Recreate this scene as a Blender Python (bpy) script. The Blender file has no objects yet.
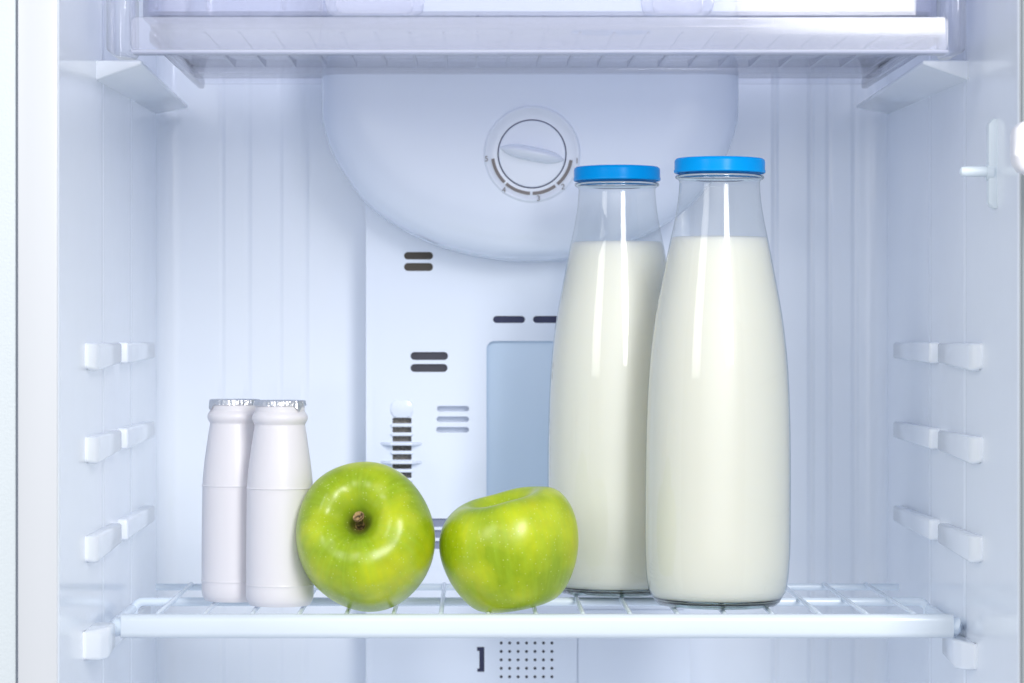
import bpy, bmesh, math, random
from mathutils import Vector, Matrix, Euler
random.seed(7)
R = math.radians
scene = bpy.context.scene
COL = scene.collection

# ------------------------------------------------------------------ camera
F = 2790.0            # focal length in pixels of the 1024 wide frame
CZ = 0.1506           # camera height above the wire shelf
CY = -1.55
VX, VY = 470.0, 341.0
cam = bpy.data.cameras.new("camera")
cam_o = bpy.data.objects.new("camera", cam)
COL.objects.link(cam_o)
cam_o.location = (0, CY, CZ)
cam_o.rotation_euler = (R(90), 0, 0)
cam.sensor_width = 36.0
cam.lens = F / 1024 * 36.0
cam.shift_x = (512 - VX) / 1024
cam.shift_y = -(341.5 - VY) / 1024
cam.clip_start = 0.05
cam.clip_end = 50
cam.dof.use_dof = True
cam.dof.focus_distance = 1.575
cam.dof.aperture_fstop = 13.0
scene.camera = cam_o

# ------------------------------------------------------------------ light
w = bpy.data.worlds.new("World")
scene.world = w
w.use_nodes = True
bg = w.node_tree.nodes["Background"]
bg.inputs[0].default_value = (0.88, 0.92, 1.0, 1)
bg.inputs[1].default_value = 0.46

def softbox(name, loc, target, sx, sy, power, color, soft=0.3, boost=1.25):
    l = bpy.data.lights.new(name, 'AREA')
    l.shape = 'RECTANGLE'; l.size = sx; l.size_y = sy
    l.energy = power; l.color = color
    # the diffuser cloth of a softbox is brightest in the middle and falls off to its rim
    l.use_nodes = True
    nt = l.node_tree; em = nt.nodes["Emission"]
    ge = nt.nodes.new("ShaderNodeNewGeometry"); sp_ = nt.nodes.new("ShaderNodeSeparateXYZ")
    nt.links.new(ge.outputs["Parametric"], sp_.inputs[0])
    prev = None
    for ax in ("X", "Y"):
        m1 = nt.nodes.new("ShaderNodeMath"); m1.operation = 'MULTIPLY'; m1.inputs[1].default_value = math.pi
        m2 = nt.nodes.new("ShaderNodeMath"); m2.operation = 'SINE'
        m3 = nt.nodes.new("ShaderNodeMath"); m3.operation = 'POWER'; m3.inputs[1].default_value = soft
        nt.links.new(sp_.outputs[ax], m1.inputs[0]); nt.links.new(m1.outputs[0], m2.inputs[0]); nt.links.new(m2.outputs[0], m3.inputs[0])
        if prev is None: prev = m3
        else:
            mm = nt.nodes.new("ShaderNodeMath"); mm.operation = 'MULTIPLY'
            nt.links.new(prev.outputs[0], mm.inputs[0]); nt.links.new(m3.outputs[0], mm.inputs[1])
            k_ = nt.nodes.new("ShaderNodeMath"); k_.operation = 'MULTIPLY'; k_.inputs[1].default_value = boost
            nt.links.new(mm.outputs[0], k_.inputs[0]); nt.links.new(k_.outputs[0], em.inputs["Strength"])
    o = bpy.data.objects.new(name, l); COL.objects.link(o)
    o.location = loc
    d = Vector(target) - Vector(loc)
    o.rotation_euler = d.to_track_quat('-Z', 'Y').to_euler()
    return o
softbox("softbox", (0.68, -2.15, 1.10), (0.08, 0.10, 0.20), 0.56, 1.28, 43.0, (1.0, 0.985, 0.96))
softbox("softbox", (-1.40, -1.65, 1.00), (0.06, 0.10, 0.16), 0.70, 1.30, 16.0, (1.0, 0.985, 0.96))
softbox("front_fill_light", (-0.2, -3.6, 1.0), (0.03, 0.2, 0.15), 4.8, 3.6, 46.0, (0.97, 0.985, 1.0), 1.2, 2.6)  # broad fill added behind the camera to brighten the interior, no known source

scene.view_settings.view_transform = 'Standard'
scene.view_settings.look = 'None'
scene.view_settings.exposure = 0.0
scene.view_settings.gamma = 1.0
scene.render.engine = 'CYCLES'
scene.cycles.use_denoising = True
scene.cycles.max_bounces = 14
scene.cycles.diffuse_bounces = 6
scene.cycles.glossy_bounces = 6
scene.cycles.transmission_bounces = 12
scene.cycles.transparent_max_bounces = 16
scene.cycles.sample_clamp_indirect = 8

# ------------------------------------------------------------------ helpers
def at(px, py, Y):
    D = Y - CY
    return Vector(((px - VX) * D / F, Y, CZ - (py - VY) * D / F))
def wx(px, Y): return (px - VX) * (Y - CY) / F
def wz(py, Y): return CZ - (py - VY) * (Y - CY) / F

def link(name, bm, mat, parent=None, smooth=True, angle=40):
    bmesh.ops.recalc_face_normals(bm, faces=bm.faces[:])
    me = bpy.data.meshes.new(name)
    bm.to_mesh(me); bm.free()
    if mat: me.materials.append(mat)
    o = bpy.data.objects.new(name, me)
    COL.objects.link(o)
    if smooth:
        for p in me.polygons: p.use_smooth = True
        try: me.set_sharp_from_angle(angle=R(angle))
        except Exception: pass
    if parent: o.parent = parent
    return o

def thing(name, label, cat, loc=(0, 0, 0), group=None):
    o = bpy.data.objects.new(name, None); COL.objects.link(o)
    o.location = loc; o.empty_display_size = 0.02
    o["label"] = label; o["category"] = cat
    if group: o["group"] = group
    return o

def dup(root, loc, label, rotz=0):
    r = root.copy(); COL.objects.link(r); r.location = loc; r["label"] = label
    r.rotation_euler = (0, 0, rotz)
    for ch in list(root.children):
        c = ch.copy(); COL.objects.link(c); c.parent = r
    return r

def box(bm, x0, x1, y0, y1, z0, z1, bevel=0.0, seg=2):
    vs = [bm.verts.new((x, y, z)) for x in (x0, x1) for y in (y0, y1) for z in (z0, z1)]
    q = [(0, 1, 3, 2), (4, 6, 7, 5), (0, 4, 5, 1), (2, 3, 7, 6), (0, 2, 6, 4), (1, 5, 7, 3)]
    fs = [bm.faces.new([vs[i] for i in f]) for f in q]
    if bevel > 0:
        es = list({e for f in fs for e in f.edges})
        bmesh.ops.bevel(bm, geom=es, offset=bevel, segments=seg, profile=0.5, affect='EDGES')

def spline(pts, n=8):
    out = []
    P = [pts[0]] + list(pts) + [pts[-1]]
    for i in range(1, len(P) - 2):
        p0, p1, p2, p3 = P[i-1], P[i], P[i+1], P[i+2]
        for k in range(n):
            t = k / n
            out.append(tuple(0.5 * ((2*b) + (-a + c)*t + (2*a - 5*b + 4*c - d)*t*t + (-a + 3*b - 3*c + d)*t**3)
                             for a, b, c, d in zip(p0, p1, p2, p3)))
    out.append(tuple(pts[-1]))
    return out

def lathe(bm, prof, seg=64, cap0=False, cap1=False, center=(0, 0, 0), jitter=None):
    rings = []
    for j, (r, z) in enumerate(prof):
        ring = []
        for i in range(seg):
            a = 2*math.pi*i/seg
            rr, zz = (r, z) if jitter is None else jitter(r, z, a, j)
            ring.append(bm.verts.new((center[0] + rr*math.cos(a), center[1] + rr*math.sin(a), center[2] + zz)))
        rings.append(ring)
    for A, B in zip(rings, rings[1:]):
        for i in range(seg):
            bm.faces.new((A[i], A[(i+1) % seg], B[(i+1) % seg], B[i]))
    if cap0: bm.faces.new(rings[0])
    if cap1: bm.faces.new(rings[-1])
    return rings

def tube(bm, pts, r, seg=12, caps=True, sx=1.0, flat=False):
    pts = [Vector(p) for p in pts]
    rings = []
    up = Vector((0, 0, 1))
    for i, p in enumerate(pts):
        t = (pts[min(i+1, len(pts)-1)] - pts[max(i-1, 0)]).normalized()
        u = up if abs(t.dot(up)) < 0.95 else Vector((0, 1, 0))
        if flat: u = Vector((0, 1, 0))
        n = t.cross(u).normalized(); b = n.cross(t).normalized()
        rad = r[i] if isinstance(r, (list, tuple)) else r
        rings.append([bm.verts.new(p + n*rad*math.cos(2*math.pi*k/seg)*sx + b*rad*math.sin(2*math.pi*k/seg)) for k in range(seg)])
    for A, B in zip(rings, rings[1:]):
        for k in range(seg):
            bm.faces.new((A[k], A[(k+1) % seg], B[(k+1) % seg], B[k]))
    if caps:
        bm.faces.new(rings[0]); bm.faces.new(rings[-1])

def prism(bm, outline, y0, y1, bevel=0.0, seg=3):
    """outline: (x,z) list; front face at y0 (towards the camera), back at y1; bevels the front edge"""
    a = [bm.verts.new((x, y0, z)) for x, z in outline]
    b = [bm.verts.new((x, y1, z)) for x, z in outline]
    n = len(a)
    f = bm.faces.new(a); bm.faces.new(b)
    for i in range(n):
        bm.faces.new((a[i], a[(i+1) % n], b[(i+1) % n], b[i]))
    if bevel:
        bmesh.ops.bevel(bm, geom=list(f.edges), offset=bevel, segments=seg, profile=0.5, affect='EDGES')

def rrect(x0, x1, z0, z1, r, n=6):
    r = min(r, (x1-x0)/2*0.999, (z1-z0)/2*0.999)
    out = []
    for cx, cz, a0 in ((x1-r, z1-r, 0), (x0+r, z1-r, 90), (x0+r, z0+r, 180), (x1-r, z0+r, 270)):
        for k in range(n+1):
            a = R(a0 + 90*k/n)
            out.append((cx + r*math.cos(a), cz + r*math.sin(a)))
    return out

def pxrect(x0, y0, x1, y1, Y, rpx):
    k = (Y - CY)/F
    return rrect(wx(x0, Y), wx(x1, Y), wz(y1, Y), wz(y0, Y), rpx*k)

def cut(obj, bm_cut):
    """boolean-subtract bm_cut from obj and keep the result as obj's own mesh"""
    bmesh.ops.recalc_face_normals(bm_cut, faces=bm_cut.faces[:])
    me = bpy.data.meshes.new("cutter"); bm_cut.to_mesh(me); bm_cut.free()
    c = bpy.data.objects.new("cutter", me); COL.objects.link(c)
    m = obj.modifiers.new("cut", 'BOOLEAN'); m.object = c; m.operation = 'DIFFERENCE'; m.solver = 'EXACT'
    bpy.context.view_layer.update()
    dg = bpy.context.evaluated_depsgraph_get()
    new = bpy.data.meshes.new_from_object(obj.evaluated_get(dg))
    obj.modifiers.clear(); obj.data = new
    bpy.data.objects.remove(c)
    try: new.set_sharp_from_angle(angle=R(35))
    except Exception: pass

# ------------------------------------------------------------------ materials
def mat(name, col, rough=0.4, metal=0.0, sss=0.0, sss_col=None, trans=0.0, ior=1.5, bump=None, spec=0.5, coat=0.0, var=None):
    m = bpy.data.materials.new(name); m.use_nodes = True
    nt = m.node_tree; b = nt.nodes["Principled BSDF"]
    b.inputs["Base Color"].default_value = (*col, 1)
    b.inputs["Roughness"].default_value = rough
    b.inputs["Metallic"].default_value = metal
    b.inputs["IOR"].default_value = ior
    b.inputs["Transmission Weight"].default_value = trans
    b.inputs["Specular IOR Level"].default_value = spec
    b.inputs["Coat Weight"].default_value = coat
    b.inputs["Coat Roughness"].default_value = 0.08
    if sss:
        b.inputs["Subsurface Weight"].default_value = sss
        b.inputs["Subsurface Radius"].default_value = sss_col or (0.01, 0.01, 0.01)
        b.inputs["Subsurface Scale"].default_value = 1.0
    tc = nt.nodes.new("ShaderNodeTexCoord")
    if var:
        sc, amt = var
        nz = nt.nodes.new("ShaderNodeTexNoise"); nz.inputs["Scale"].default_value = sc; nz.inputs["Detail"].default_value = 4
        nt.links.new(tc.outputs["Object"], nz.inputs["Vector"])
        mp = nt.nodes.new("ShaderNodeMapRange")
        mp.inputs["To Min"].default_value = rough - amt; mp.inputs["To Max"].default_value = rough + amt
        nt.links.new(nz.outputs["Fac"], mp.inputs["Value"]); nt.links.new(mp.outputs["Result"], b.inputs["Roughness"])
    if bump:
        sc, st, dist = bump
        nz = nt.nodes.new("ShaderNodeTexNoise"); nz.inputs["Scale"].default_value = sc; nz.inputs["Detail"].default_value = 3
        nt.links.new(tc.outputs["Object"], nz.inputs["Vector"])
        bp = nt.nodes.new("ShaderNodeBump"); bp.inputs["Strength"].default_value = st; bp.inputs["Distance"].default_value = dist
        nt.links.new(nz.outputs["Fac"], bp.inputs["Height"]); nt.links.new(bp.outputs["Normal"], b.inputs["Normal"])
    return m

LINER = mat("liner_plastic", (0.845, 0.892, 0.964), 0.12, bump=(45, 0.04, 0.001), var=(25, 0.03))
FRAME = mat("frame_plastic", (0.575, 0.595, 0.63), 0.3)
PAINT = mat("textured_paint", (0.58, 0.63, 0.665), 0.45, bump=(900, 0.35, 0.0006))
DUCT = mat("duct_plastic", (0.785, 0.845, 0.955), 0.12, var=(30, 0.04))
LAMPBLUE = mat("lamp_cover_plastic", (0.60, 0.73, 0.88), 0.3)
GRILLE = mat("grille_plastic", (0.66, 0.72, 0.84), 0.35)
DARK = mat("vent_dark", (0.055, 0.055, 0.075), 0.6)
BROWN = mat("vent_dark_warm", (0.085, 0.07, 0.055), 0.6)
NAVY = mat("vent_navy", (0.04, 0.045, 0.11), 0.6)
GREYSLOT = mat("vent_grey", (0.24, 0.27, 0.38), 0.6)
JAMBGREY = mat("jamb_strip_grey", (0.30, 0.34, 0.35), 0.6)
FOAM = mat("insulation", (0.42, 0.38, 0.33), 0.8, bump=(420, 1.0, 0.006))
PRINT = mat("printed_grey", (0.22, 0.195, 0.19), 0.5)
KNOB = mat("knob_plastic", (0.84, 0.885, 0.97), 0.25)
WIREM = mat("coated_wire", (0.74, 0.83, 0.93), 0.22, spec=0.55)
BARM = mat("shelf_bar_plastic", (0.66, 0.73, 0.81), 0.25)
LEVER = mat("lever_plastic", (0.72, 0.80, 0.87), 0.35)
DOORM = mat("door_plastic", (0.84, 0.84, 0.89), 0.35)
MILK = mat("milk", (0.735, 0.73, 0.655), 0.4, sss=0.7, sss_col=(0.035, 0.032, 0.026))
LIDM = mat("blue_lid_paint", (0.0, 0.31, 0.78), 0.24, spec=0.10)
LIDIN = mat("lid_liner", (0.55, 0.60, 0.62), 0.4)
YOG = mat("yogurt_plastic", (0.75, 0.73, 0.765), 0.36, sss=0.15, sss_col=(0.006, 0.005, 0.005))
FOIL = mat("foil", (0.72, 0.73, 0.76), 0.28, metal=1.0, bump=(420, 0.9, 0.0012))
STEM = mat("apple_stem", (0.22, 0.12, 0.05), 0.7, bump=(500, 0.7, 0.001))

def two_sided_fresnel(nt, ior):
    """the same reflectance on the way in and on the way out of a thin wall"""
    ge = nt.nodes.new("ShaderNodeNewGeometry")
    mr = nt.nodes.new("ShaderNodeMapRange"); mr.inputs["To Min"].default_value = ior; mr.inputs["To Max"].default_value = 1.0/ior
    nt.links.new(ge.outputs["Backfacing"], mr.inputs["Value"])
    fr = nt.nodes.new("ShaderNodeFresnel"); nt.links.new(mr.outputs["Result"], fr.inputs[0])
    return fr

def clear_plastic(name, tint, diffuse, rough, gloss_rough):
    """moulded clear plastic: transparent body, a little haze, Fresnel gloss"""
    m = bpy.data.materials.new(name); m.use_nodes = True
    nt = m.node_tree; nt.nodes.clear()
    out = nt.nodes.new("ShaderNodeOutputMaterial")
    tr = nt.nodes.new("ShaderNodeBsdfTransparent"); tr.inputs[0].default_value = (*tint, 1)
    df = nt.nodes.new("ShaderNodeBsdfDiffuse"); df.inputs[0].default_value = (0.78, 0.80, 0.92, 1)
    tl = nt.nodes.new("ShaderNodeBsdfTranslucent"); tl.inputs[0].default_value = (0.80, 0.82, 0.93, 1)
    gl = nt.nodes.new("ShaderNodeBsdfGlossy"); gl.inputs[1].default_value = gloss_rough
    m0 = nt.nodes.new("ShaderNodeMixShader"); m0.inputs[0].default_value = 0.5
    nt.links.new(df.outputs[0], m0.inputs[1]); nt.links.new(tl.outputs[0], m0.inputs[2])
    m1 = nt.nodes.new("ShaderNodeMixShader"); m1.inputs[0].default_value = diffuse
    nt.links.new(tr.outputs[0], m1.inputs[1]); nt.links.new(m0.outputs[0], m1.inputs[2])
    fr = two_sided_fresnel(nt, 1.49)
    m2 = nt.nodes.new("ShaderNodeMixShader")
    nt.links.new(fr.outputs[0], m2.inputs[0]); nt.links.new(m1.outputs[0], m2.inputs[1]); nt.links.new(gl.outputs[0], m2.inputs[2])
    nt.links.new(m2.outputs[0], out.inputs[0])
    return m
CLEAR = clear_plastic("clear_plastic", (0.98, 0.982, 0.993), 0.06, 0.1, 0.08)
TRAY = clear_plastic("tray_plastic", (0.90, 0.905, 0.955), 0.12, 0.1, 0.08)
LIPM = clear_plastic("lip_plastic", (0.95, 0.955, 0.985), 0.9, 0.1, 0.12)
HAZY = clear_plastic("hazy_plastic", (0.965, 0.97, 0.99), 0.26, 0.1, 0.15)

def bottle_glass():
    m = bpy.data.materials.new("bottle_glass"); m.use_nodes = True
    nt = m.node_tree; nt.nodes.clear()
    out = nt.nodes.new("ShaderNodeOutputMaterial")
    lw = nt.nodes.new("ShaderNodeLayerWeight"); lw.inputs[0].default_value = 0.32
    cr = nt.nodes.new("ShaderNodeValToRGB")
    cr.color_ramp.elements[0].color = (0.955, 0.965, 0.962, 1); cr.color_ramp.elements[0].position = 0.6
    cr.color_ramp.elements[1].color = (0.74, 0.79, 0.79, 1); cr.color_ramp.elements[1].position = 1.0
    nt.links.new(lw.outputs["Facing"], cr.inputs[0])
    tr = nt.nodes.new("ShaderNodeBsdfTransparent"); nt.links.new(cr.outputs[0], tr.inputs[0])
    gl = nt.nodes.new("ShaderNodeBsdfGlossy"); gl.inputs[1].default_value = 0.04
    fr = two_sided_fresnel(nt, 1.5)
    tc = nt.nodes.new("ShaderNodeTexCoord")
    nz = nt.nodes.new("ShaderNodeTexNoise"); nz.inputs["Scale"].default_value = 55; nz.inputs["Detail"].default_value = 1
    nt.links.new(tc.outputs["Object"], nz.inputs["Vector"])
    bp = nt.nodes.new("ShaderNodeBump"); bp.inputs["Strength"].default_value = 0.12; bp.inputs["Distance"].default_value = 0.001
    nt.links.new(nz.outputs["Fac"], bp.inputs["Height"]); nt.links.new(bp.outputs[0], gl.inputs["Normal"]); nt.links.new(bp.outputs[0], fr.inputs["Normal"])
    mx = nt.nodes.new("ShaderNodeMixShader")
    nt.links.new(fr.outputs[0], mx.inputs[0]); nt.links.new(tr.outputs[0], mx.inputs[1]); nt.links.new(gl.outputs[0], mx.inputs[2])
    nt.links.new(mx.outputs[0], out.inputs[0])
    return m
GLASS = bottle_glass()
RINGGLASS = mat("ring_glass", (0.86, 0.93, 0.92), 0.03, trans=1.0, ior=1.5)
BASEGLASS = mat("base_glass", (0.45, 0.58, 0.57), 0.03, trans=1.0, ior=1.5)

def stem_bark():
    m = STEM; nt = m.node_tree; b = nt.nodes["Principled BSDF"]
    tc = nt.nodes.new("ShaderNodeTexCoord"); nz = nt.nodes.new("ShaderNodeTexNoise")
    nz.inputs["Scale"].default_value = 380; nz.inputs["Detail"].default_value = 4
    nt.links.new(tc.outputs["Object"], nz.inputs["Vector"])
    cr = nt.nodes.new("ShaderNodeValToRGB"); e = cr.color_ramp.elements
    e[0].position = 0.42; e[0].color = (0.045, 0.022, 0.008, 1)
    e[1].position = 0.62; e[1].color = (0.42, 0.27, 0.12, 1)
    nt.links.new(nz.outputs["Fac"], cr.inputs[0]); nt.links.new(cr.outputs[0], b.inputs["Base Color"])
stem_bark()

def apple_skin():
    m = bpy.data.materials.new("apple_skin"); m.use_nodes = True
    nt = m.node_tree; b = nt.nodes["Principled BSDF"]
    L = nt.links.new
    tc = nt.nodes.new("ShaderNodeTexCoord")
    n1 = nt.nodes.new("ShaderNodeTexNoise"); n1.inputs["Scale"].default_value = 34; n1.inputs["Detail"].default_value = 5
    L(tc.outputs["Object"], n1.inputs["Vector"])
    cr = nt.nodes.new("ShaderNodeValToRGB")
    e = cr.color_ramp.elements
    e[0].position = 0.38; e[0].color = (0.255, 0.365, 0.003, 1)
    e[1].position = 0.64; e[1].color = (0.50, 0.575, 0.010, 1)
    L(n1.outputs["Fac"], cr.inputs[0])
    # green/pale streaks running from the stem down the flanks
    sep = nt.nodes.new("ShaderNodeSeparateXYZ"); L(tc.outputs["Object"], sep.inputs[0])
    at2 = nt.nodes.new("ShaderNodeMath"); at2.operation = 'ARCTAN2'
    L(sep.outputs["Y"], at2.inputs[0]); L(sep.outputs["X"], at2.inputs[1])
    cmb = nt.nodes.new("ShaderNodeCombineXYZ"); 
    mul = nt.nodes.new("ShaderNodeMath"); mul.operation = 'MULTIPLY'; mul.inputs[1].default_value = 9.0
    L(at2.outputs[0], mul.inputs[0]); L(mul.outputs[0], cmb.inputs[0])
    mz = nt.nodes.new("ShaderNodeMath"); mz.operation = 'MULTIPLY'; mz.inputs[1].default_value = 30
    L(sep.outputs["Z"], mz.inputs[0]); L(mz.outputs[0], cmb.inputs[2])
    n2 = nt.nodes.new("ShaderNodeTexNoise"); n2.inputs["Scale"].default_value = 1.4; n2.inputs["Detail"].default_value = 4
    L(cmb.outputs[0], n2.inputs["Vector"])
    mr = nt.nodes.new("ShaderNodeMapRange"); mr.inputs["From Min"].default_value = 0.4; mr.inputs["From Max"].default_value = 0.75
    mr.inputs["To Min"].default_value = 0; mr.inputs["To Max"].default_value = 0.45
    L(n2.outputs["Fac"], mr.inputs[0])
    mx = nt.nodes.new("ShaderNodeMix"); mx.data_type = 'RGBA'
    L(mr.outputs[0], mx.inputs["Factor"]); L(cr.outputs[0], mx.inputs["A"]); mx.inputs["B"].default_value = (0.34, 0.52, 0.03, 1)
    # greener skin inside the stem hollow (the hollow of an apple is greener)
    ln = nt.nodes.new("ShaderNodeVectorMath"); ln.operation = 'LENGTH'
    cx = nt.nodes.new("ShaderNodeCombineXYZ"); L(sep.outputs["X"], cx.inputs[0]); L(sep.outputs["Y"], cx.inputs[1]); L(cx.outputs[0], ln.inputs[0])
    hr = nt.nodes.new("ShaderNodeMapRange"); hr.inputs["From Min"].default_value = 0.004; hr.inputs["From Max"].default_value = 0.017
    hr.inputs["To Min"].default_value = 0.75; hr.inputs["To Max"].default_value = 0.0
    L(ln.outputs["Value"], hr.inputs[0])
    zt = nt.nodes.new("ShaderNodeMath"); zt.operation = 'GREATER_THAN'; zt.inputs[1].default_value = 0.0
    L(sep.outputs["Z"], zt.inputs[0])
    hm = nt.nodes.new("ShaderNodeMath"); hm.operation = 'MULTIPLY'; L(hr.outputs[0], hm.inputs[0]); L(zt.outputs[0], hm.inputs[1])
    mh = nt.nodes.new("ShaderNodeMix"); mh.data_type = 'RGBA'
    L(hm.outputs[0], mh.inputs["Factor"]); L(mx.outputs["Result"], mh.inputs["A"]); mh.inputs["B"].default_value = (0.12, 0.25, 0.02, 1)
    rr_ = nt.nodes.new("ShaderNodeMapRange"); rr_.inputs["From Min"].default_value = 0.0035; rr_.inputs["From Max"].default_value = 0.0085
    rr_.inputs["To Min"].default_value = 0.85; rr_.inputs["To Max"].default_value = 0.0
    L(ln.outputs["Value"], rr_.inputs[0])
    rm_ = nt.nodes.new("ShaderNodeMath"); rm_.operation = 'MULTIPLY'; L(rr_.outputs[0], rm_.inputs[0]); L(zt.outputs[0], rm_.inputs[1])
    mr2 = nt.nodes.new("ShaderNodeMix"); mr2.data_type = 'RGBA'
    L(rm_.outputs[0], mr2.inputs["Factor"]); L(mh.outputs["Result"], mr2.inputs["A"]); mr2.inputs["B"].default_value = (0.10, 0.085, 0.015, 1)
    # lenticels: small pale dots
    vo = nt.nodes.new("ShaderNodeTexVoronoi"); vo.inputs["Scale"].default_value = 470
    L(tc.outputs["Object"], vo.inputs["Vector"])
    dt = nt.nodes.new("ShaderNodeMapRange"); dt.inputs["From Min"].default_value = 0.12; dt.inputs["From Max"].default_value = 0.26
    dt.inputs["To Min"].default_value = 0.46; dt.inputs["To Max"].default_value = 0.0
    L(vo.outputs["Distance"], dt.inputs[0])
    vs = nt.nodes.new("ShaderNodeSeparateXYZ"); L(vo.outputs["Color"], vs.inputs[0])
    sel = nt.nodes.new("ShaderNodeMath"); sel.operation = 'GREATER_THAN'; sel.inputs[1].default_value = 0.5
    L(vs.outputs[0], sel.inputs[0])
    dm = nt.nodes.new("ShaderNodeMath"); dm.operation = 'MULTIPLY'; L(dt.outputs[0], dm.inputs[0]); L(sel.outputs[0], dm.inputs[1])
    md = nt.nodes.new("ShaderNodeMix"); md.data_type = 'RGBA'
    L(dm.outputs[0], md.inputs["Factor"]); L(mr2.outputs["Result"], md.inputs["A"]); md.inputs["B"].default_value = (0.55, 0.66, 0.22, 1)
    n4 = nt.nodes.new("ShaderNodeTexNoise"); n4.inputs["Scale"].default_value = 42; n4.inputs["Detail"].default_value = 3; n4.noise_dimensions = '4D'; n4.inputs["W"].default_value = 3.3
    L(tc.outputs["Object"], n4.inputs["Vector"])
    br = nt.nodes.new("ShaderNodeMapRange"); br.inputs["From Min"].default_value = 0.56; br.inputs["From Max"].default_value = 0.80
    br.inputs["To Min"].default_value = 0.0; br.inputs["To Max"].default_value = 0.5
    L(n4.outputs["Fac"], br.inputs[0])
    mb_ = nt.nodes.new("ShaderNodeMix"); mb_.data_type = 'RGBA'
    L(br.outputs[0], mb_.inputs["Factor"]); L(md.outputs["Result"], mb_.inputs["A"]); mb_.inputs["B"].default_value = (0.50, 0.42, 0.02, 1)
    L(mb_.outputs["Result"], b.inputs["Base Color"])
    b.inputs["Specular IOR Level"].default_value = 0.46
    b.inputs["Roughness"].default_value = 0.29
    b.inputs["Subsurface Weight"].default_value = 0.12
    b.inputs["Subsurface Radius"].default_value = (0.006, 0.006, 0.001)
    b.inputs["Subsurface Scale"].default_value = 1.0
    n3 = nt.nodes.new("ShaderNodeTexNoise"); n3.inputs["Scale"].default_value = 160; n3.inputs["Detail"].default_value = 3
    L(tc.outputs["Object"], n3.inputs["Vector"])
    bp = nt.nodes.new("ShaderNodeBump"); bp.inputs["Strength"].default_value = 0.12; bp.inputs["Distance"].default_value = 0.0008
    L(n3.outputs["Fac"], bp.inputs["Height"]); L(bp.outputs[0], b.inputs["Normal"])
    return m
APPLE = apple_skin()

# ------------------------------------------------------------------ refrigerator
XL, XR = -0.2065, 0.2752          # inner faces of the side walls
YF, YB = -0.150, 0.300            # front edge, back wall
ZB, ZT = -0.33, 0.58
ZC = (0, 0, 0)
fridge = thing("refrigerator", "open white refrigerator compartment with pale blue walls and dark vent slots around the food", "refrigerator")

# liner: one U-shaped profile (side walls, filleted corners, grooved back) extruded upward
def groove(cx, wdt, dep, s=1):
    h = wdt/2
    return [(cx-h*1.35, 0), (cx-h, 0), (cx-h*0.55, dep*0.8), (cx, dep), (cx+h*0.55, dep*0.8), (cx+h, 0), (cx+h*1.35, 0)]
prof = []
rl = 0.003
for k in range(7):                              # rounded front lip, left
    a = R(90 - 90*k/6)
    prof.append((XL - rl + rl*math.cos(a - R(0)) , YF + rl - rl*math.sin(a)))
prof.append((XL, YF+rl+0.001))
for px in (103, 131):                           # faint upright grooves on the left wall
    yy = XL*F/(px - VX) + CY
    prof += [(XL, yy-0.005), (XL, yy-0.004), (XL-0.0004, yy-0.001), (XL-0.0004, yy+0.001), (XL, yy+0.004), (XL, yy+0.005)]
prof.append((XL, YB-0.0145))
rc = 0.013
for k in range(9):
    a = R(180 - 90*k/8)
    prof.append((XL + rc + rc*math.cos(a), YB - rc + rc*math.sin(a)))
prof.append((XL+0.0145, YB))
for px, wd, dp in ((222, .004, .00028), (248, .005, .00034), (280, .004, .00028), (305, .005, .00034), (775, .0045, .0012), (811, .0045, .0012), (829, .004, .0009), (855, .005, .0008)):
    gx = wx(px, YB)
    prof += [(x, YB + d) for x, d in groove(gx, wd, dp)]
prof.append((XR-0.0145, YB))
for k in range(9):
    a = R(90 - 90*k/8)
    prof.append((XR - rc + rc*math.cos(a), YB - rc + rc*math.sin(a)))
prof.append((XR, YB-0.0145))
for px in (930, 965):
    yy = XR*F/(px - VX) + CY
    prof += [(XR, yy+0.005), (XR, yy+0.004), (XR+0.0004, yy+0.001), (XR+0.0004, yy-0.001), (XR, yy-0.004), (XR, yy-0.005)]
prof.append((XR, YF+rl+0.001))
for k in range(7):
    a = R(180 + 0 + 90*k/6)
    prof.append((XR + rl + rl*math.cos(a), YF + rl + rl*math.sin(a)))
bm = bmesh.new()
lo = [bm.verts.new((x, y, ZB)) for x, y in prof]
hi = [bm.verts.new((x, y, ZT)) for x, y in prof]
for i in range(len(prof)-1):
    bm.faces.new((lo[i], lo[i+1], hi[i+1], hi[i]))
bm.faces.new(lo); bm.faces.new(hi)
link("liner", bm, LINER, fridge, angle=60)

# front frame (pale jambs, head and sill) and the textured outer shell
JW = 0.0202
bm = bmesh.new()
box(bm, XL-JW, XL-0.0003, YF-0.0016, YF-0.0002, ZB-0.02, ZT+0.02, 0.0006)
box(bm, XL-JW, XL-rl-0.0004, YF-0.0004, YF+0.03, ZB-0.02, ZT+0.02)
box(bm, XR+0.0003, XR+JW, YF-0.0016, YF-0.0002, ZB-0.02, ZT+0.02, 0.0006)
box(bm, XR+rl+0.0004, XR+JW, YF-0.0004, YF+0.03, ZB-0.02, ZT+0.02)
box(bm, XL-rl, XR+rl, YF+0.001, YF+0.03, ZT, ZT+0.0195, 0.0012)
box(bm, XL-rl, XR+rl, YF+0.001, YF+0.03, ZB-0.0195, ZB, 0.0012)
link("front_frame", bm, FRAME, fridge)
bm = bmesh.new()
box(bm, XL-JW-0.035, XL-JW-0.0012, YF+0.0015, 0.36, ZB-0.05, ZT+0.05, 0.002)
box(bm, XR+JW+0.0012, XR+JW+0.035, YF+0.0015, 0.36, ZB-0.05, ZT+0.05, 0.002)
box(bm, XL-JW-0.0008, XR+JW+0.0008, 0.34, 0.358, ZB-0.048, ZT+0.048)
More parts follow.
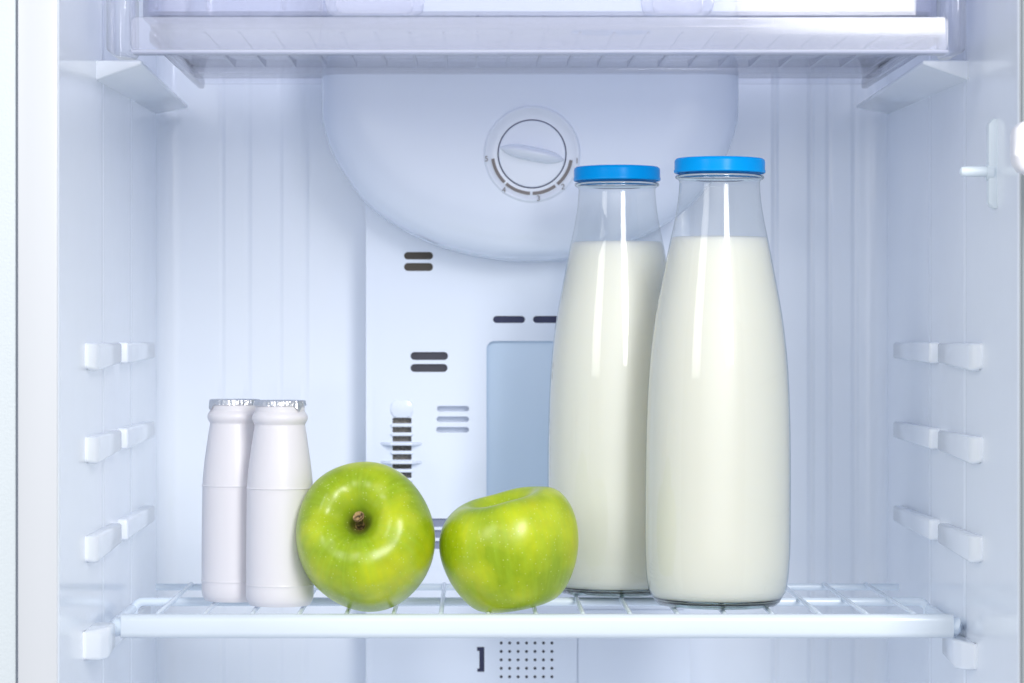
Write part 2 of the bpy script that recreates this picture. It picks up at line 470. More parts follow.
box(bm, XL-JW-0.0008, XR+JW+0.0008, YF+0.003, 0.339, ZT+0.021, ZT+0.048)
box(bm, XL-JW-0.0008, XR+JW+0.0008, YF+0.003, 0.339, ZB-0.048, ZB-0.021)
link("outer_shell", bm, PAINT, fridge)
for xa in (XL-JW-0.0013, XR+JW-0.0003):            # dark seam between frame and shell
    bm = bmesh.new()
    box(bm, xa, xa+0.0016, YF+0.004, YF+0.02, ZB, ZT)
    link("frame_seam", bm, GREYSLOT, fridge)

bm = bmesh.new()
box(bm, XR+0.0008, XR+0.0075, YF-0.005, YF-0.0018, ZB-0.01, ZT+0.01, 0.0012)  # narrow grey strip along the right jamb
link("jamb_strip", bm, JAMBGREY, fridge)

# moulded shelf rails on both walls: a wedge block in front, a slimmer one behind
def rail(side, y0, y1, zt, h0, h1, p0, p1):
    bm = bmesh.new()
    X = XL - 0.001 if side < 0 else XR + 0.001
    s = 1 if side < 0 else -1
    vs = []
    nose = 0.011 if h0 < 0.016 else 0.024
    st = ((y0, h0*0.88, 0.0012), (y0+nose*0.5, h0*0.97, p0*0.72), (y0+nose, h0, p0), (y1, h1, p1)) if y0 < 0 else ((y0, h0, p0), (0.5*(y0+y1), 0.5*(h0+h1), p0), (y1, h1, p1))
    for y, h, p in st:
        vs.append([bm.verts.new((X+dx, y, z)) for dx, z in ((0, zt), (s*(p+0.001), zt), (s*(p+0.001), zt-h), (0, zt-h))])
    fs = [bm.faces.new(vs[0]), bm.faces.new(vs[-1])]
    for A, B in zip(vs, vs[1:]):
        for k in range(4): fs.append(bm.faces.new((A[k], A[(k+1) % 4], B[(k+1) % 4], B[k])))
    es = [e for e in {e for f in fs for e in f.edges}]
    bmesh.ops.bevel(bm, geom=es, offset=0.0018, segments=4, profile=0.5, affect='EDGES')
    return link("shelf_rail", bm, LINER, fridge)
for side in (-1, 1):
    for zt in (0.1496, 0.0993, 0.0459):
        rail(side, -0.053, 0.056, zt, 0.0152, 0.0118, 0.0060, 0.0062)
        rail(side, 0.085, 0.225, zt+0.0003, 0.0125, 0.0105, 0.0062, 0.0062)
    if side < 0: rail(side, -0.062, -0.011, -0.0045, 0.0170, 0.0140, 0.0110, 0.0110)
    else: rail(side, -0.036, 0.030, -0.0138, 0.0160, 0.0130, 0.0085, 0.0080)
    if side < 0: rail(side, -0.0085, 0.200, -0.0135, 0.009, 0.008, 0.0070, 0.0065)
    # big brackets carrying the upper shelf
    bm = bmesh.new()
    X = XL - 0.001 if side < 0 else XR + 0.001
    s = 1 if side < 0 else -1
    vs = []
    for y, h, p in ((-0.008, 0.0112, 0.026), (0.285, 0.0060, 0.022)):
        for dx, hh in ((0, h), (s*p, 0.0022)):
            for z in (0.3058, 0.3058-hh):
                vs.append(bm.verts.new((X+dx, y, z)))
    fs = [bm.faces.new([vs[i] for i in f]) for f in [(0, 1, 3, 2), (4, 6, 7, 5), (0, 2, 6, 4), (1, 5, 7, 3), (2, 3, 7, 6), (0, 4, 5, 1)]]
    bmesh.ops.bevel(bm, geom=list({e for f in fs for e in f.edges}), offset=0.0010, segments=3, profile=0.5, affect='EDGES')
    link("shelf_bracket", bm, LINER, fridge)

# air duct panel on the back wall
YD = 0.264
bm = bmesh.new()
prism(bm, rrect(wx(366, YD), wx(690, YD), ZB+0.005, 0.34, 0.0065), YD, YB+0.004, 0.005, 5)
duct = link("air_duct", bm, DUCT, fridge, angle=30)
SL = 0.008
slots = [  # x0,y0,x1,y1,material
    (404, 252, 433, 259.5, BROWN), (404, 263, 433, 271, BROWN),
    (493, 316, 525, 323, NAVY), (533, 316, 565, 323, NAVY),
    (410.5, 352, 448, 360, DARK), (410.5, 364, 447.5, 372, DARK),
    (424, 518.5, 470, 527, GREYSLOT), (424, 530, 470, 538, GREYSLOT), (424, 541, 470, 549, GREYSLOT)]
cb = bmesh.new()
for x0, y0, x1, y1, m_ in slots:
    prism(cb, pxrect(x0, y0, x1, y1, YD, 4), YD-0.004, YD+SL)
louv = [418 + 9.1*k for k in range(11)]
for y in louv:
    prism(cb, pxrect(392.5, y-0.2, 411.5, y+5.4, YD, 0.8), YD-0.004, YD+0.012)
for k, y in enumerate((406, 416.5, 427)):           # shallow embossed dashes
    prism(cb, pxrect(437-k*0.4, y, 469, y+5.5, YD, 2.8), YD-0.004, YD+0.009)
prism(cb, pxrect(486.5, 341, 614, 520, YD, 8), YD-0.004, YD+0.006)      # window for the lamp cover
gd = (YD-CY)/F
for i in range(7):
    for j in range(6):
        c = at(501.2+8.45*i, 643+8.45*j, YD)
        r_ = 1.55*gd
        prism(cb, [(c.x + r_*math.cos(2*math.pi*k/10), c.z + r_*math.sin(2*math.pi*k/10)) for k in range(10)], YD-0.004, YD+0.004)
brk = [(477, 647), (484.3, 647), (484.3, 672), (477.3, 672), (477.3, 668.5), (479.3, 668.5), (479.3, 651), (477, 651)]
prism(cb, [(wx(x, YD), wz(y, YD)) for x, y in brk], YD-0.004, YD+0.006)
prism(cb, [(wx(x, YD), z) for x, z in ((577, -0.03), (578.3, -0.03), (578.3, ZB+0.02), (577, ZB+0.02))], YD-0.004, YD+0.0015)
prism(cb, [(wx(x, YD), wz(y, YD)) for x, y in ((577, 610), (577, 609), (684, 609), (684, 610))], YD-0.004, YD+0.0012)
cut(duct, cb)
for x0, y0, x1, y1, m_ in slots:
    bm = bmesh.new(); prism(bm, pxrect(x0-1, y0-1, x1+1, y1+1, YD, 5), YD+SL-0.0055, YD+SL+0.001)
    # a shallow dark pocket floor inside the opening
    link("vent_slot", bm, m_, duct)
bm = bmesh.new()
box(bm, wx(391, YD), wx(413, YD), YD+0.0075, YD+0.0135, wz(524, YD), wz(417, YD))
link("insulation_pad", bm, FOAM, duct)
bm = bmesh.new(); prism(bm, pxrect(485.5, 340, 615, 521, YD, 8.5), YD+0.0045, YD+0.0075, 0.0004)
link("lamp_cover", bm, LAMPBLUE, duct)
bm = bmesh.new()
for i in range(7):
    for j in range(6):
        c = at(501.2+8.45*i, 643+8.45*j, YD); r_ = 2.0*gd
        prism(bm, [(c.x + r_*math.cos(2*math.pi*k/10), c.z + r_*math.sin(2*math.pi*k/10)) for k in range(10)], YD+0.0020, YD+0.0045)
link("perforated_vent", bm, DARK, duct)
bm = bmesh.new(); prism(bm, [(wx(x, YD), wz(y, YD)) for x, y in ((476, 646), (485.3, 646), (485.3, 673), (476, 673))], YD+0.003, YD+0.0065)
link("latch_slot", bm, NAVY, duct)
# louvre cap and the two thin fins crossing the louvre column
bm = bmesh.new(); prism(bm, pxrect(391.0, 400, 413, 417.2, YD, 6), YD-0.0016, YD+0.001, 0.0007, 3)
for k, y in enumerate(louv):
    prism(bm, pxrect(391.0, y+5.8, 413, y+8.6, YD, 1.2), YD-0.0022, YD+0.001, 0.0006, 2)
link("louvre_cover", bm, DUCT, duct)
for y in (443.5, 462):
    bm = bmesh.new()
    x0, x1 = wx(380, YD), wx(423, YD); z0, z1 = wz(y+1.6, YD), wz(y-1.2, YD)
    a = [(x0, YD+0.0005), (x0+0.007, YD-0.0075), (x1-0.007, YD-0.0075), (x1, YD+0.0005)]
    lo = [bm.verts.new((x, yy, z0)) for x, yy in a]; hi = [bm.verts.new((x, yy, z1)) for x, yy in a]
    for i in range(4): bm.faces.new((lo[i], lo[(i+1) % 4], hi[(i+1) % 4], hi[i]))
    bm.faces.new(lo); bm.faces.new(hi)
    bmesh.ops.bevel(bm, geom=bm.edges[:], offset=0.0005, segments=2, profile=0.5, affect='EDGES')
    link("louvre_fin", bm, DUCT, duct)

# rounded housing with the thermostat dial
YH = 0.205
half = [(738, -40), (738, 20), (738, 108), (735, 132), (726, 157), (712, 181), (694, 203), (674, 219), (650, 233), (620, 246), (585, 255), (556, 259.5), (530, 260.5)]
sp = spline(half, 6)
full = sp + [(1060-x, y) for x, y in reversed(sp[:-1])]
bm = bmesh.new()
YO = YH + 0.034
ocx, ocz = wx(530, YO), wz(95, YO)
ol = [(wx(x, YO), wz(y, YO)) for x, y in full]
rings = []
for sc_, dy in [(1.0, YB+0.003-YH), (1.0, 0.040), (0.9993, 0.032), (0.994, 0.0225), (0.986, 0.0172), (0.972, 0.0132)] + [(u, 0.017*u**12) for u in (0.95, 0.92, 0.89, 0.86, 0.83, 0.80, 0.76, 0.72, 0.68, 0.62, 0.55, 0.45, 0.3, 0.15)]:
    rings.append([bm.verts.new((ocx+(x-ocx)*sc_, YH+dy, ocz+(z-ocz)*sc_)) for x, z in ol])
n_ = len(ol)
for A, B in zip(rings, rings[1:]):
    for k in range(n_): bm.faces.new((A[k], A[(k+1) % n_], B[(k+1) % n_], B[k]))
bm.faces.new(rings[-1]); bm.faces.new(rings[0])
housing = link("thermostat_housing", bm, DUCT, fridge, angle=70)
kh = (YH-CY)/F
dc = at(532, 154, YH)
dial = bpy.data.objects.new("thermostat_dial", None)
def yl(bm, prof, seg=72):      # lathe about the -Y axis through the dial centre: (radius, forward)
    rings = [[bm.verts.new((dc.x + r*math.cos(2*math.pi*i/seg), YH - d, dc.z + r*math.sin(2*math.pi*i/seg))) for i in range(seg)] for r, d in prof]
    for A, B in zip(rings, rings[1:]):
        for i in range(seg): bm.faces.new((A[i], A[(i+1) % seg], B[(i+1) % seg], B[i]))
    bm.faces.new(rings[-1])
bm = bmesh.new()
yl(bm, [(49.5*kh, -0.005), (49*kh, -0.0006), (48*kh, 0.0008), (46.5*kh, 0.0015), (44*kh, 0.0012), (43*kh, 0.0007), (34.6*kh, 0.0007), (34.4*kh, -0.003), (0.0005, -0.003)])
bpy.data.objects.remove(dial)
dial = link("thermostat_dial", bm, KNOB, housing, angle=40)
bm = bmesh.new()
yl(bm, [(34.5*kh, -0.0028), (34.5*kh, 0.0009), (0.0005, 0.0009)])  # raised navy disc, its dark rim stands in for shade in the gap
link("dial_gap_shade", bm, NAVY, dial)
bm = bmesh.new()
yl(bm, [(33.5*kh, -0.0021), (33.5*kh, 0.0012), (32.7*kh, 0.0020), (28*kh, 0.0022), (0.0005, 0.0022)])
knob = link("knob", bm, KNOB, dial, angle=40)
bm = bmesh.new()               # lens-shaped grip across the knob
ang = R(-11)
pts, rad = [], []
for k in range(25):
    t = -1 + 2*k/24
    pts.append((dc.x + t*32.4*kh*math.cos(ang), YH - 0.0021, dc.z + t*32.4*kh*math.sin(ang)))
    rad.append(max(0.0004, 7.2*kh*(1 - abs(t)**3.4)**0.8))
tube(bm, pts, rad, 16)
for v in bm.verts:
    v.co.y = (YH - 0.0021) + (v.co.y - (YH - 0.0021))*2.3
link("knob_grip", bm, KNOB, knob, angle=50)
bm = bmesh.new()               # printed arc, broken at the settings
for a0, a1 in ((187, 226), (229, 267), (271, 306), (310, 351)):
    n = 16
    ins = []; outs = []
    for k in range(n+1):
        a = R(a0 + (a1-a0)*k/n)
        ins.append(bm.verts.new((dc.x + 37.8*kh*math.cos(a), YH-0.0011, dc.z + 37.8*kh*math.sin(a))))
        outs.append(bm.verts.new((dc.x + 41.0*kh*math.cos(a), YH-0.0011, dc.z + 41.0*kh*math.sin(a))))
    for k in range(n): bm.faces.new((ins[k], ins[k+1], outs[k+1], outs[k]))
link("printed_arc", bm, PRINT, dial)
def text(s, px, py, Y, hpx, m_, parent, name, rot=0):
    cu = bpy.data.curves.new("txt", 'FONT'); cu.body = s; cu.size = hpx*(Y-CY)/F*1.4
    cu.align_x = 'CENTER'; cu.align_y = 'CENTER'; cu.extrude = 0.0001
    o = bpy.data.objects.new("txt", cu); COL.objects.link(o)
    bpy.context.view_layer.update()
    me = bpy.data.meshes.new_from_object(o.evaluated_get(bpy.context.evaluated_depsgraph_get()))
    bpy.data.objects.remove(o)
    p = at(px, py, Y)
    me.transform(Matrix.Translation(p) @ Matrix.Rotation(R(90), 4, 'X') @ Matrix.Rotation(R(rot), 4, 'Z'))
    me.materials.clear(); me.materials.append(m_)
    n = bpy.data.objects.new(name, me); COL.objects.link(n); n.parent = parent
for s, x, y in (("5", 486.5, 159), ("4", 504, 190), ("3", 538.5, 198.5), ("2", 563, 187), ("1", 577, 161)):
    text(s, x, y, YH-0.0022, 5.6, PRINT, dial, "dial_number")

# bracket with a round peg on the right wall, near the front
YS = XR*F/(996-VX) + CY
ks = (YS-CY)/F
bm = bmesh.new()
prism(bm, [(0, 0), (0.0045, 0.0), (0.0045, -0.047*1.0), (0.0, -0.047), (-0.0022, -0.044), (-0.0022, -0.003)], 0, 0.006, 0.0008, 2)
bmesh.ops.translate(bm, verts=bm.verts[:], vec=(wx(992, YS), YS-0.003, wz(119, YS)))
holder = link("wall_bracket", bm, LEVER, fridge)
bm = bmesh.new()
px0 = wx(993, YS); pz = wz(171.5, YS)
tube(bm, [(px0, YS, pz-0.0006), (px0-0.0035, YS, pz-0.0006)], 0.0042, 20)
tube(bm, [(px0-0.003, YS, pz), (px0-0.0150, YS, pz), (px0-0.0166, YS, pz), (px0-0.0174, YS, pz)], [0.0028, 0.0027, 0.0023, 0.0009], 20)
tube(bm, [(px0+0.004, YS, pz), (XR+0.001, YS, pz)], 0.0050, 20)
link("peg", bm, LEVER, holder)

# opened door, hinged on the right; only the end of its bin reaches the frame
bm = bmesh.new()
box(bm, 0.0, 0.42, -0.045, 0.0, ZB-0.04, ZT+0.04, 0.006)
bmesh.ops.rotate(bm, verts=bm.verts[:], cent=(0, 0, 0), matrix=Matrix.Rotation(R(-47), 3, 'Z'))
bmesh.ops.translate(bm, verts=bm.verts[:], vec=(0.335, -0.165, 0))
door = link("door", bm, DOORM, fridge)
bm = bmesh.new()
YE = -0.20
o_ = [(1010, 136), (1011.5, 130), (1017, 124), (1024, 121), (1095, 121), (1095, 176), (1026, 176), (1016, 172), (1011, 164), (1010, 156)]
prism(bm, [(wx(x, YE), wz(y, YE)) for x, y in o_], YE-0.012, YE, 0.004, 4)
link("door_bin", bm, DOORM, door, angle=60)

# ------------------------------------------------------------------ upper clear shelf and drawer
shelf = thing("upper_shelf", "clear plastic shelf with a frosted front strip across the top of the compartment", "shelf", (0.0345, 0.1, 0.319))
def local(o, root):
    o.parent = root; o.matrix_parent_inverse = Matrix.Translation(-root.location); return o
SXL, SXR = wx(200, 0.24), wx(866, 0.24)
bm = bmesh.new(); box(bm, SXL, SXR, -0.04, 0.24, 0.319, 0.3225, 0.0008)
local(link("shelf_plate", bm, CLEAR), shelf)
bm = bmesh.new()
for y in (0.165, 0.232):
    box(bm, SXL+0.001, SXR-0.001, y, y+0.006, 0.3150, 0.3192, 0.0012)
for x in (SXL-0.001, SXR-0.003):
    box(bm, x, x+0.004, -0.035, 0.24, 0.3125, 0.3191, 0.001)
local(link("edge_rib", bm, CLEAR), shelf)
bm = bmesh.new()
for k in range(22):
    x = SXR - 0.008 - 0.0186*k
    box(bm, x-0.0008, x+0.0008, -0.03, 0.161, 0.3181, 0.3192)
local(link("moulded_rib", bm, HAZY), shelf)
YT = -0.072
bm = bmesh.new()
prism(bm, rrect(wx(131, YT), wx(948, YT), wz(50, YT), wz(17, YT), 0.002), YT, YT+0.004, 0.001, 3)
local(link("front_strip", bm, HAZY), shelf)
bm = bmesh.new()
box(bm, wx(131, YT), wx(948, YT), YT-0.0035, YT+0.012, wz(53.4, YT), wz(50.1, YT), 0.0009)
local(link("strip_lip", bm, LIPM), shelf)
for a, b in ((106, 129.5), (949.5, 966)):
    bm = bmesh.new()
    box(bm, wx(a, YT), wx(b, YT), YT-0.002, YT+0.045, wz(52, YT), wz(-40, YT), 0.0025, 3)
    local(link("end_post", bm, CLEAR), shelf)

drawer = thing("clear_drawer", "clear plastic drawer with moulded grips resting on the upper shelf", "drawer", (0.0345, 0.1, 0.326))
YR = -0.060
DXL, DXR = wx(140, YR), wx(941, YR)
bm = bmesh.new()
def rbox_wall(bm):
    out = rrect(DXL, DXR, YR, 0.22, 0.014, 8)
    inn = rrect(DXL+0.0025, DXR-0.0025, YR+0.0025, 0.2175, 0.012, 8)
    z0, z1 = 0.3245, 0.40
    ol = [bm.verts.new((x, y, z0)) for x, y in out]; oh = [bm.verts.new((x, y, z1)) for x, y in out]
    il = [bm.verts.new((x, y, z0+0.0025)) for x, y in inn]; ih = [bm.verts.new((x, y, z1)) for x, y in inn]
    n = len(ol)
    for i in range(n):
        j = (i+1) % n
        bm.faces.new((ol[i], ol[j], oh[j], oh[i])); bm.faces.new((il[i], ih[i], ih[j], il[j])); bm.faces.new((oh[i], oh[j], ih[j], ih[i]))
    bm.faces.new(ol); bm.faces.new(il)
rbox_wall(bm)
local(link("tray", bm, TRAY), drawer)
for x0, x1 in ((326, 424), (641, 713)):
    bm = bmesh.new()
    prism(bm, pxrect(x0, -26, x1, 16.5, YR, 11), YR-0.006, YR-0.0003, 0.0022, 3)
    prism(bm, pxrect(x0+11, -20, x1-11, 15, YR, 6), YR-0.0085, YR-0.0062, 0.0012, 3)
    local(link("grip", bm, HAZY), drawer)
for px in (155, 187, 207, 283, 320, 741, 850, 873, 902):
    bm = bmesh.new(); box(bm, wx(px, YR)-0.0010, wx(px, YR)+0.0010, YR+0.0028, YR+0.010, 0.3285, 0.398, 0.0005)
    local(link("stiffening_rib", bm, CLEAR), drawer)

# ------------------------------------------------------------------ wire shelf
ws = thing("wire_shelf", "white coated wire shelf with a thick flat front bar under the bottles and apples", "shelf", (0.0345, 0.09, -0.005))
bm = bmesh.new()
sec = rrect(-0.0095, -0.0008, -0.0139, -0.0005, 0.0036, 6)      # (y,z) section
xs = [wx(120.5, -0.0095), wx(954, -0.0095)]
ra = [bm.verts.new((xs[0], y, z)) for y, z in sec]; rb = [bm.verts.new((xs[1], y, z)) for y, z in sec]
for i in range(len(sec)): bm.faces.new((ra[i], ra[(i+1) % len(sec)], rb[(i+1) % len(sec)], rb[i]))
bm.faces.new(ra); bm.faces.new(rb)
local(link("front_bar", bm, BARM, angle=50), ws)
for s, x in ((-1, xs[0]), (1, xs[1])):
    bm = bmesh.new()
    xe = XL + 0.0065 if s < 0 else XR - 0.0035
    tube(bm, [(x - s*0.004, -0.0042, -0.0072), (x + s*0.002, -0.0042, -0.0072), (xe - s*0.004, -0.003, -0.0088), (xe - s*0.0008, 0.004, -0.0088), (xe-s*0.0004, 0.02, -0.0085), (xe-s*0.0006, 0.11, -0.0075)],
         [0.0046, 0.0048, 0.0045, 0.0038, 0.0030, 0.0026], 16)
    local(link("end_clip", bm, WIREM, angle=60), ws)
YTb = 0.100; zt_ = -0.0036
xl_, xr_ = XL+0.0075, XR-0.0045
bm = bmesh.new()
pts = [(xl_, YTb, -0.020)]
for k in range(9):
    a = R(180 - 90*k/8); pts.append((xl_+0.006 + 0.006*math.cos(a), YTb, zt_-0.006+0.006*math.sin(a)))
for k in range(9):
    a = R(90 - 90*k/8); pts.append((xr_-0.006 + 0.006*math.cos(a), YTb, zt_-0.006+0.006*math.sin(a)))
pts.append((xr_, YTb, -0.020))
tube(bm, pts, 0.0026, 14, flat=True)
local(link("frame_wire", bm, WIREM, angle=60), ws)
bm = bmesh.new()
tube(bm, [(xl_+0.003, 0.192, zt_+0.0006), (xr_-0.003, 0.192, zt_+0.0006)], 0.0021, 12)
local(link("rear_wire", bm, WIREM, angle=60), ws)
for k in range(17):
    x = (157 + 47.35*k - VX)/1800.0
    bm = bmesh.new()
    tube(bm, [(x, -0.004, -0.0040), (x, -0.0005, -0.0018), (x, 0.004, -0.0013), (x, 0.10, -0.0013), (x, 0.192, -0.0011), (x, 0.1955, -0.0022), (x, 0.1965, -0.0045)], 0.00135, 10)
    local(link("cross_wire", bm, WIREM, angle=60), ws)

# ------------------------------------------------------------------ milk bottles
kb = 1.592/F
def zb(py): return CZ - (py - VY)*kb
side_px = [(186, 40.2), (192, 40.6), (200, 41.4), (211, 43), (224, 45.4), (237, 48.2), (255, 51.8), (272, 55), (298, 60), (320, 63.6), (350, 67.2), (375, 69.2), (400, 70.5), (425, 71.3), (450, 71.8), (500, 72.1), (540, 72.0), (560, 71.3), (575, 70.1), (588, 68)]
body = [(hw*kb*(1 + 0.006*min(1, (y-186)/150)), zb(y)-0.0008) for y, hw in side_px]
body = spline(body, 4)
base_r = [(65.6*kb, 0.0062), (62.5*kb, 0.0028), (58.5*kb, 0.0008), (55*kb, 0.0002)]
rim = [(37.0*kb, zb(163)), (40.0*kb, zb(164)), (40.2*kb, zb(174.5)), (41.2*kb, zb(175.5)), (43.6*kb, zb(176.2)), (44.2*kb, zb(177.6)), (43.8*kb, zb(179.2)), (41.6*kb, zb(180.4)), (40.3*kb, zb(181.8)), (40.0*kb, zb(184))]
bottle = thing("milk_bottle", "nearer glass bottle of white milk with blue lid, standing right of the other", "bottle", (0.1406, 0.038, 0), "blue lidded milk bottles on the wire shelf")
bm = bmesh.new()
lathe(bm, rim + body + base_r, 96)
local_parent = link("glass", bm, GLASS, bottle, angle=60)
bm = bmesh.new()      # solid glass bead under the lid
n_ = 10
lathe(bm, [(42.3*kb + 1.9*kb*math.cos(2*math.pi*k/n_), zb(177.9) + 1.9*kb*math.sin(2*math.pi*k/n_)) for k in range(n_+1)], 96)
link("neck_ring", bm, RINGGLASS, bottle, angle=80)
bm = bmesh.new()      # thick glass foot
lathe(bm, [(0.0005, 0.0012), (50*kb, 0.0012), (55*kb, 0.0005), (58.2*kb, 0.0011), (62.2*kb, 0.0031), (64.2*kb, 0.0052), (63.4*kb, 0.0050), (60.6*kb, 0.0032), (52*kb, 0.0028), (0.0005, 0.0028)], 96)
link("glass_foot", bm, BASEGLASS, bottle, angle=60)
bm = bmesh.new()
zl = 0.2092
mb = [(r - 0.0007, z) for r, z in body if z < zl]
r_top = mb[0][0]
top = [(0.0004, zl-0.0006), (r_top-0.0016, zl-0.0006), (r_top-0.0006, zl-0.0001), (r_top - 0.0002, zl+0.0004)]
low = [(65.0*kb, 0.0068), (62*kb, 0.0040), (52*kb, 0.0034), (0.0004, 0.0034)]
lathe(bm, top + mb + low, 96)
link("milk", bm, MILK, bottle, angle=60)
bm = bmesh.new()
lid = [(0.0005, zb(159.8)), (36*kb, zb(159.6)), (39.5*kb, zb(159.0)), (43.0*kb, zb(159.3)), (44.6*kb, zb(160.6)), (45.1*kb, zb(162.6)), (45.1*kb, zb(170.2)), (45.6*kb, zb(171.2)), (45.5*kb, zb(173.2)), (44.5*kb, zb(174.0)), (43.4*kb, zb(173.6)), (43.0*kb, zb(170)), (42.8*kb, zb(164)), (0.0005, zb(162.6))]
lathe(bm, lid, 96)
for k in range(4):           # the four turned-in lugs of a twist-off lid
    a0 = R(20 + 90*k)
    vs = []
    for j in range(7):
        a = a0 + R(4.5*j)
        for r_, z_ in ((43.2*kb, zb(170.6)), (40.6*kb, zb(171.0)), (40.6*kb, zb(172.2)), (43.2*kb, zb(172.3))):
            vs.append(bm.verts.new((r_*math.cos(a), r_*math.sin(a), z_)))
    for j in range(6):
        for q in range(4):
            bm.faces.new((vs[j*4+q], vs[j*4+(q+1) % 4], vs[j*4+4+(q+1) % 4], vs[j*4+4+q]))
link("lid", bm, LIDM, bottle, angle=40)
dup(bottle, (0.0877, 0.115, 0), "milk bottle with blue lid half hidden behind the nearer milk bottle", R(23))

bottle.rotation_euler = (0, R(0.35), 0)      # stands very slightly out of true on the wires
# ------------------------------------------------------------------ yogurt bottles
ky = 1.593/F
def zy(py): return CZ - (py - VY)*ky
yp = [(0.0005, 402), (24.0, 402), (24.6, 403), (24.6, 409.5), (24.9, 411), (26.6, 413.5), (27.6, 416.5), (27.2, 419.5), (25.6, 422.5), (25.0, 424), (25.6, 428), (27.2, 438), (28.9, 450), (30.7, 463), (32.0, 475), (32.6, 483), (32.9, 485.6), (33.5, 486.6), (32.8, 487.8), (32.9, 500), (33.3, 530), (33.5, 560), (33.5, 580), (34.0, 582), (33.5, 584), (33.5, 592), (32.4, 598), (29.6, 602.5), (25, 604.6), (0.0005, 604.6)]
yog = thing("yogurt_bottle", "nearer white plastic yogurt drink bottle with foil cap touching the left apple", "bottle", (-0.1077, 0.031, 0), "foil capped yogurt drink bottles")
ys_ = [yp[0], yp[1]] + spline(yp[2:-2], 4) + [yp[-1]]
bm = bmesh.new()
z_off = zy(604.6)
lathe(bm, [(max(r, .3)*ky, zy(y) - z_off) for r, y in ys_], 80)
link("body", bm, YOG, yog, angle=50)
bm = bmesh.new()
def crinkle(r, z, a, j):
    if j < 2: return r, z
    q = math.sin(a*31)*0.5 + math.sin(a*47+1.3)*0.35 + math.sin(a*13+0.4)*0.4
    d = 0.00022 if j < 5 else 0.00042
    fold = max(0.0, 1 - abs(((a - R(205) + math.pi) % (2*math.pi)) - math.pi)/R(13))
    return r + q*d + (0.0004*fold if j > 3 else 0), z + q*0.00025*(j >= 5) - (0.0034*fold if j >= 5 else (0.0012*fold if j == 4 else 0))
lathe(bm, [(0.0005, zy(400.6)-z_off), (18*ky, zy(400.4)-z_off), (24.3*ky, zy(399.6)-z_off), (25.4*ky, zy(400.2)-z_off), (25.7*ky, zy(402.5)-z_off), (25.9*ky, zy(404.8)-z_off), (25.0*ky, zy(405.4)-z_off), (24.9*ky, zy(403)-z_off)], 150, jitter=crinkle)
link("foil_cap", bm, FOIL, yog, angle=25)
y2 = dup(yog, (-0.1357, 0.060, 0), "rear white yogurt drink bottle at far left with its foil edge folded down", R(0))
yog.rotation_euler = (0, 0, R(115))

# ------------------------------------------------------------------ apples
AP2 = [(0.0010, 0.0130), (0.0040, 0.0142), (0.0080, 0.0185), (0.0120, 0.0242), (0.0165, 0.0286), (0.0215, 0.0306), (0.0270, 0.0294), (0.0325, 0.0250), (0.0366, 0.0175), (0.0385, 0.0080), (0.0380, -0.0025), (0.0352, -0.0135), (0.0308, -0.0230), (0.0262, -0.0296), (0.0215, -0.0332), (0.0165, -0.0342), (0.0120, -0.0330), (0.0070, -0.0290), (0.0010, -0.0270)]
AP = [(0.0010, 0.0190), (0.0032, 0.0196), (0.0058, 0.0228), (0.0090, 0.0275), (0.0130, 0.0318), (0.0175, 0.0343), (0.0225, 0.0345), (0.0285, 0.0318), (0.0340, 0.0255), (0.0374, 0.0165), (0.0386, 0.0060), (0.0378, -0.0050), (0.0350, -0.0160), (0.0305, -0.0255), (0.0255, -0.0322), (0.0205, -0.0358), (0.0160, -0.0368), (0.0120, -0.0352), (0.0080, -0.0310), (0.0045, -0.0285), (0.0010, -0.0280)]
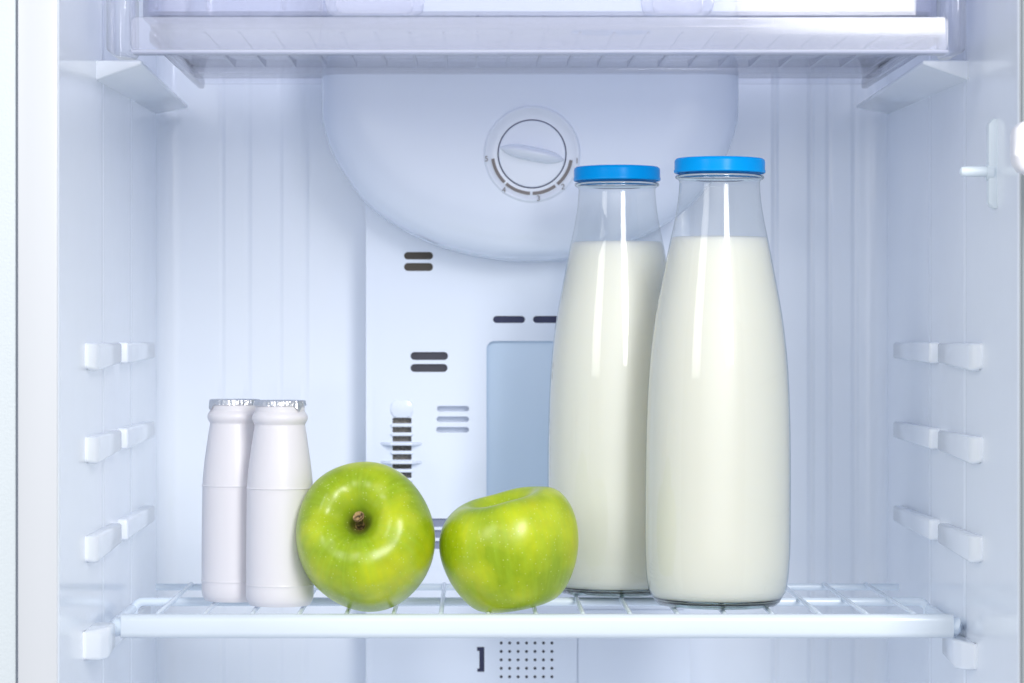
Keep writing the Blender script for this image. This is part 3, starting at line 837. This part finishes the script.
def make_apple(name, label, prof_, scl, bumps, skew, loc, rot, stem_pts, slope=0.0, lobe=0.0009):
    t = thing(name, label, "apple", loc, "green apples on the wire shelf")
    bm = bmesh.new()
    pr = spline(prof_, 6)
    def jit(r, z, a, j):
        k = 0.0
        for n, amp, ph in bumps: k += amp*math.cos(n*a + ph)
        lift = lobe*math.cos(5*a + 0.7)*max(0.0, min(1.0, (z-0.020)/0.012))*min(1.0, r/0.012)
        return r*(1 + k*min(1.0, r/0.02)), z + lift + skew*r*math.cos(a) + slope*r*math.cos(a)*max(0.0, min(1.0, (z+0.004)/0.03))
    lathe(bm, pr, 128, True, True, jitter=jit)
    for v in bm.verts: v.co = Vector((v.co.x*scl[0], v.co.y*scl[1], v.co.z*scl[2]))
    o = link("flesh", bm, APPLE, t, angle=180)
    bm = bmesh.new()
    tube(bm, stem_pts, [0.0030, 0.0023, 0.0020, 0.0023, 0.0034, 0.0031], 12)
    link("stem", bm, STEM, t, angle=60)
    for c in t.children: c.rotation_euler = rot
    # drop the thing so that its lowest point sinks between the wires
    M = Euler(rot).to_matrix()
    zmin = min((M @ v.co).z for v in o.data.vertices)
    t.location.z = 0.0
    for c in t.children: c.location.z = -zmin - 0.0016
    return t
stem_b = [(0, 0, 0.011), (0.0003, 0, 0.014), (0.0008, 0.0003, 0.017), (0.0014, 0.0006, 0.0195), (0.0018, 0.001, 0.0215), (0.002, 0.0012, 0.0222)]
stem_a = [(0, 0, 0.018), (0.0003, 0, 0.022), (0.0008, 0.0003, 0.026), (0.0012, 0.0006, 0.028), (0.0009, 0.001, 0.0300), (0.0006, 0.0012, 0.0308)]
make_apple("apple", "upright green apple with its brown stem and hollow facing forward, beside the yogurt bottles", AP, (1.0, 1.075, 1.0),
           ((1, 0.02, 0.4), (2, 0.018, 1.2), (5, 0.006, 0.7)), 0.03, ((365.5-VX)*1.568/F, 0.018, 0), (R(64), R(-4), R(-6)), stem_a)
make_apple("apple", "green apple with stem side tipped left and stem hidden, in front of the milk bottles", AP2, (1.01, 1.0, 0.95),
           ((1, 0.01, 2.4), (2, 0.012, 0.2), (5, 0.006, 0.2)), 0.03, ((510-VX)*1.568/F, 0.018, 0), (R(5), R(-9), 0), stem_b, 0.06, 0.0003)
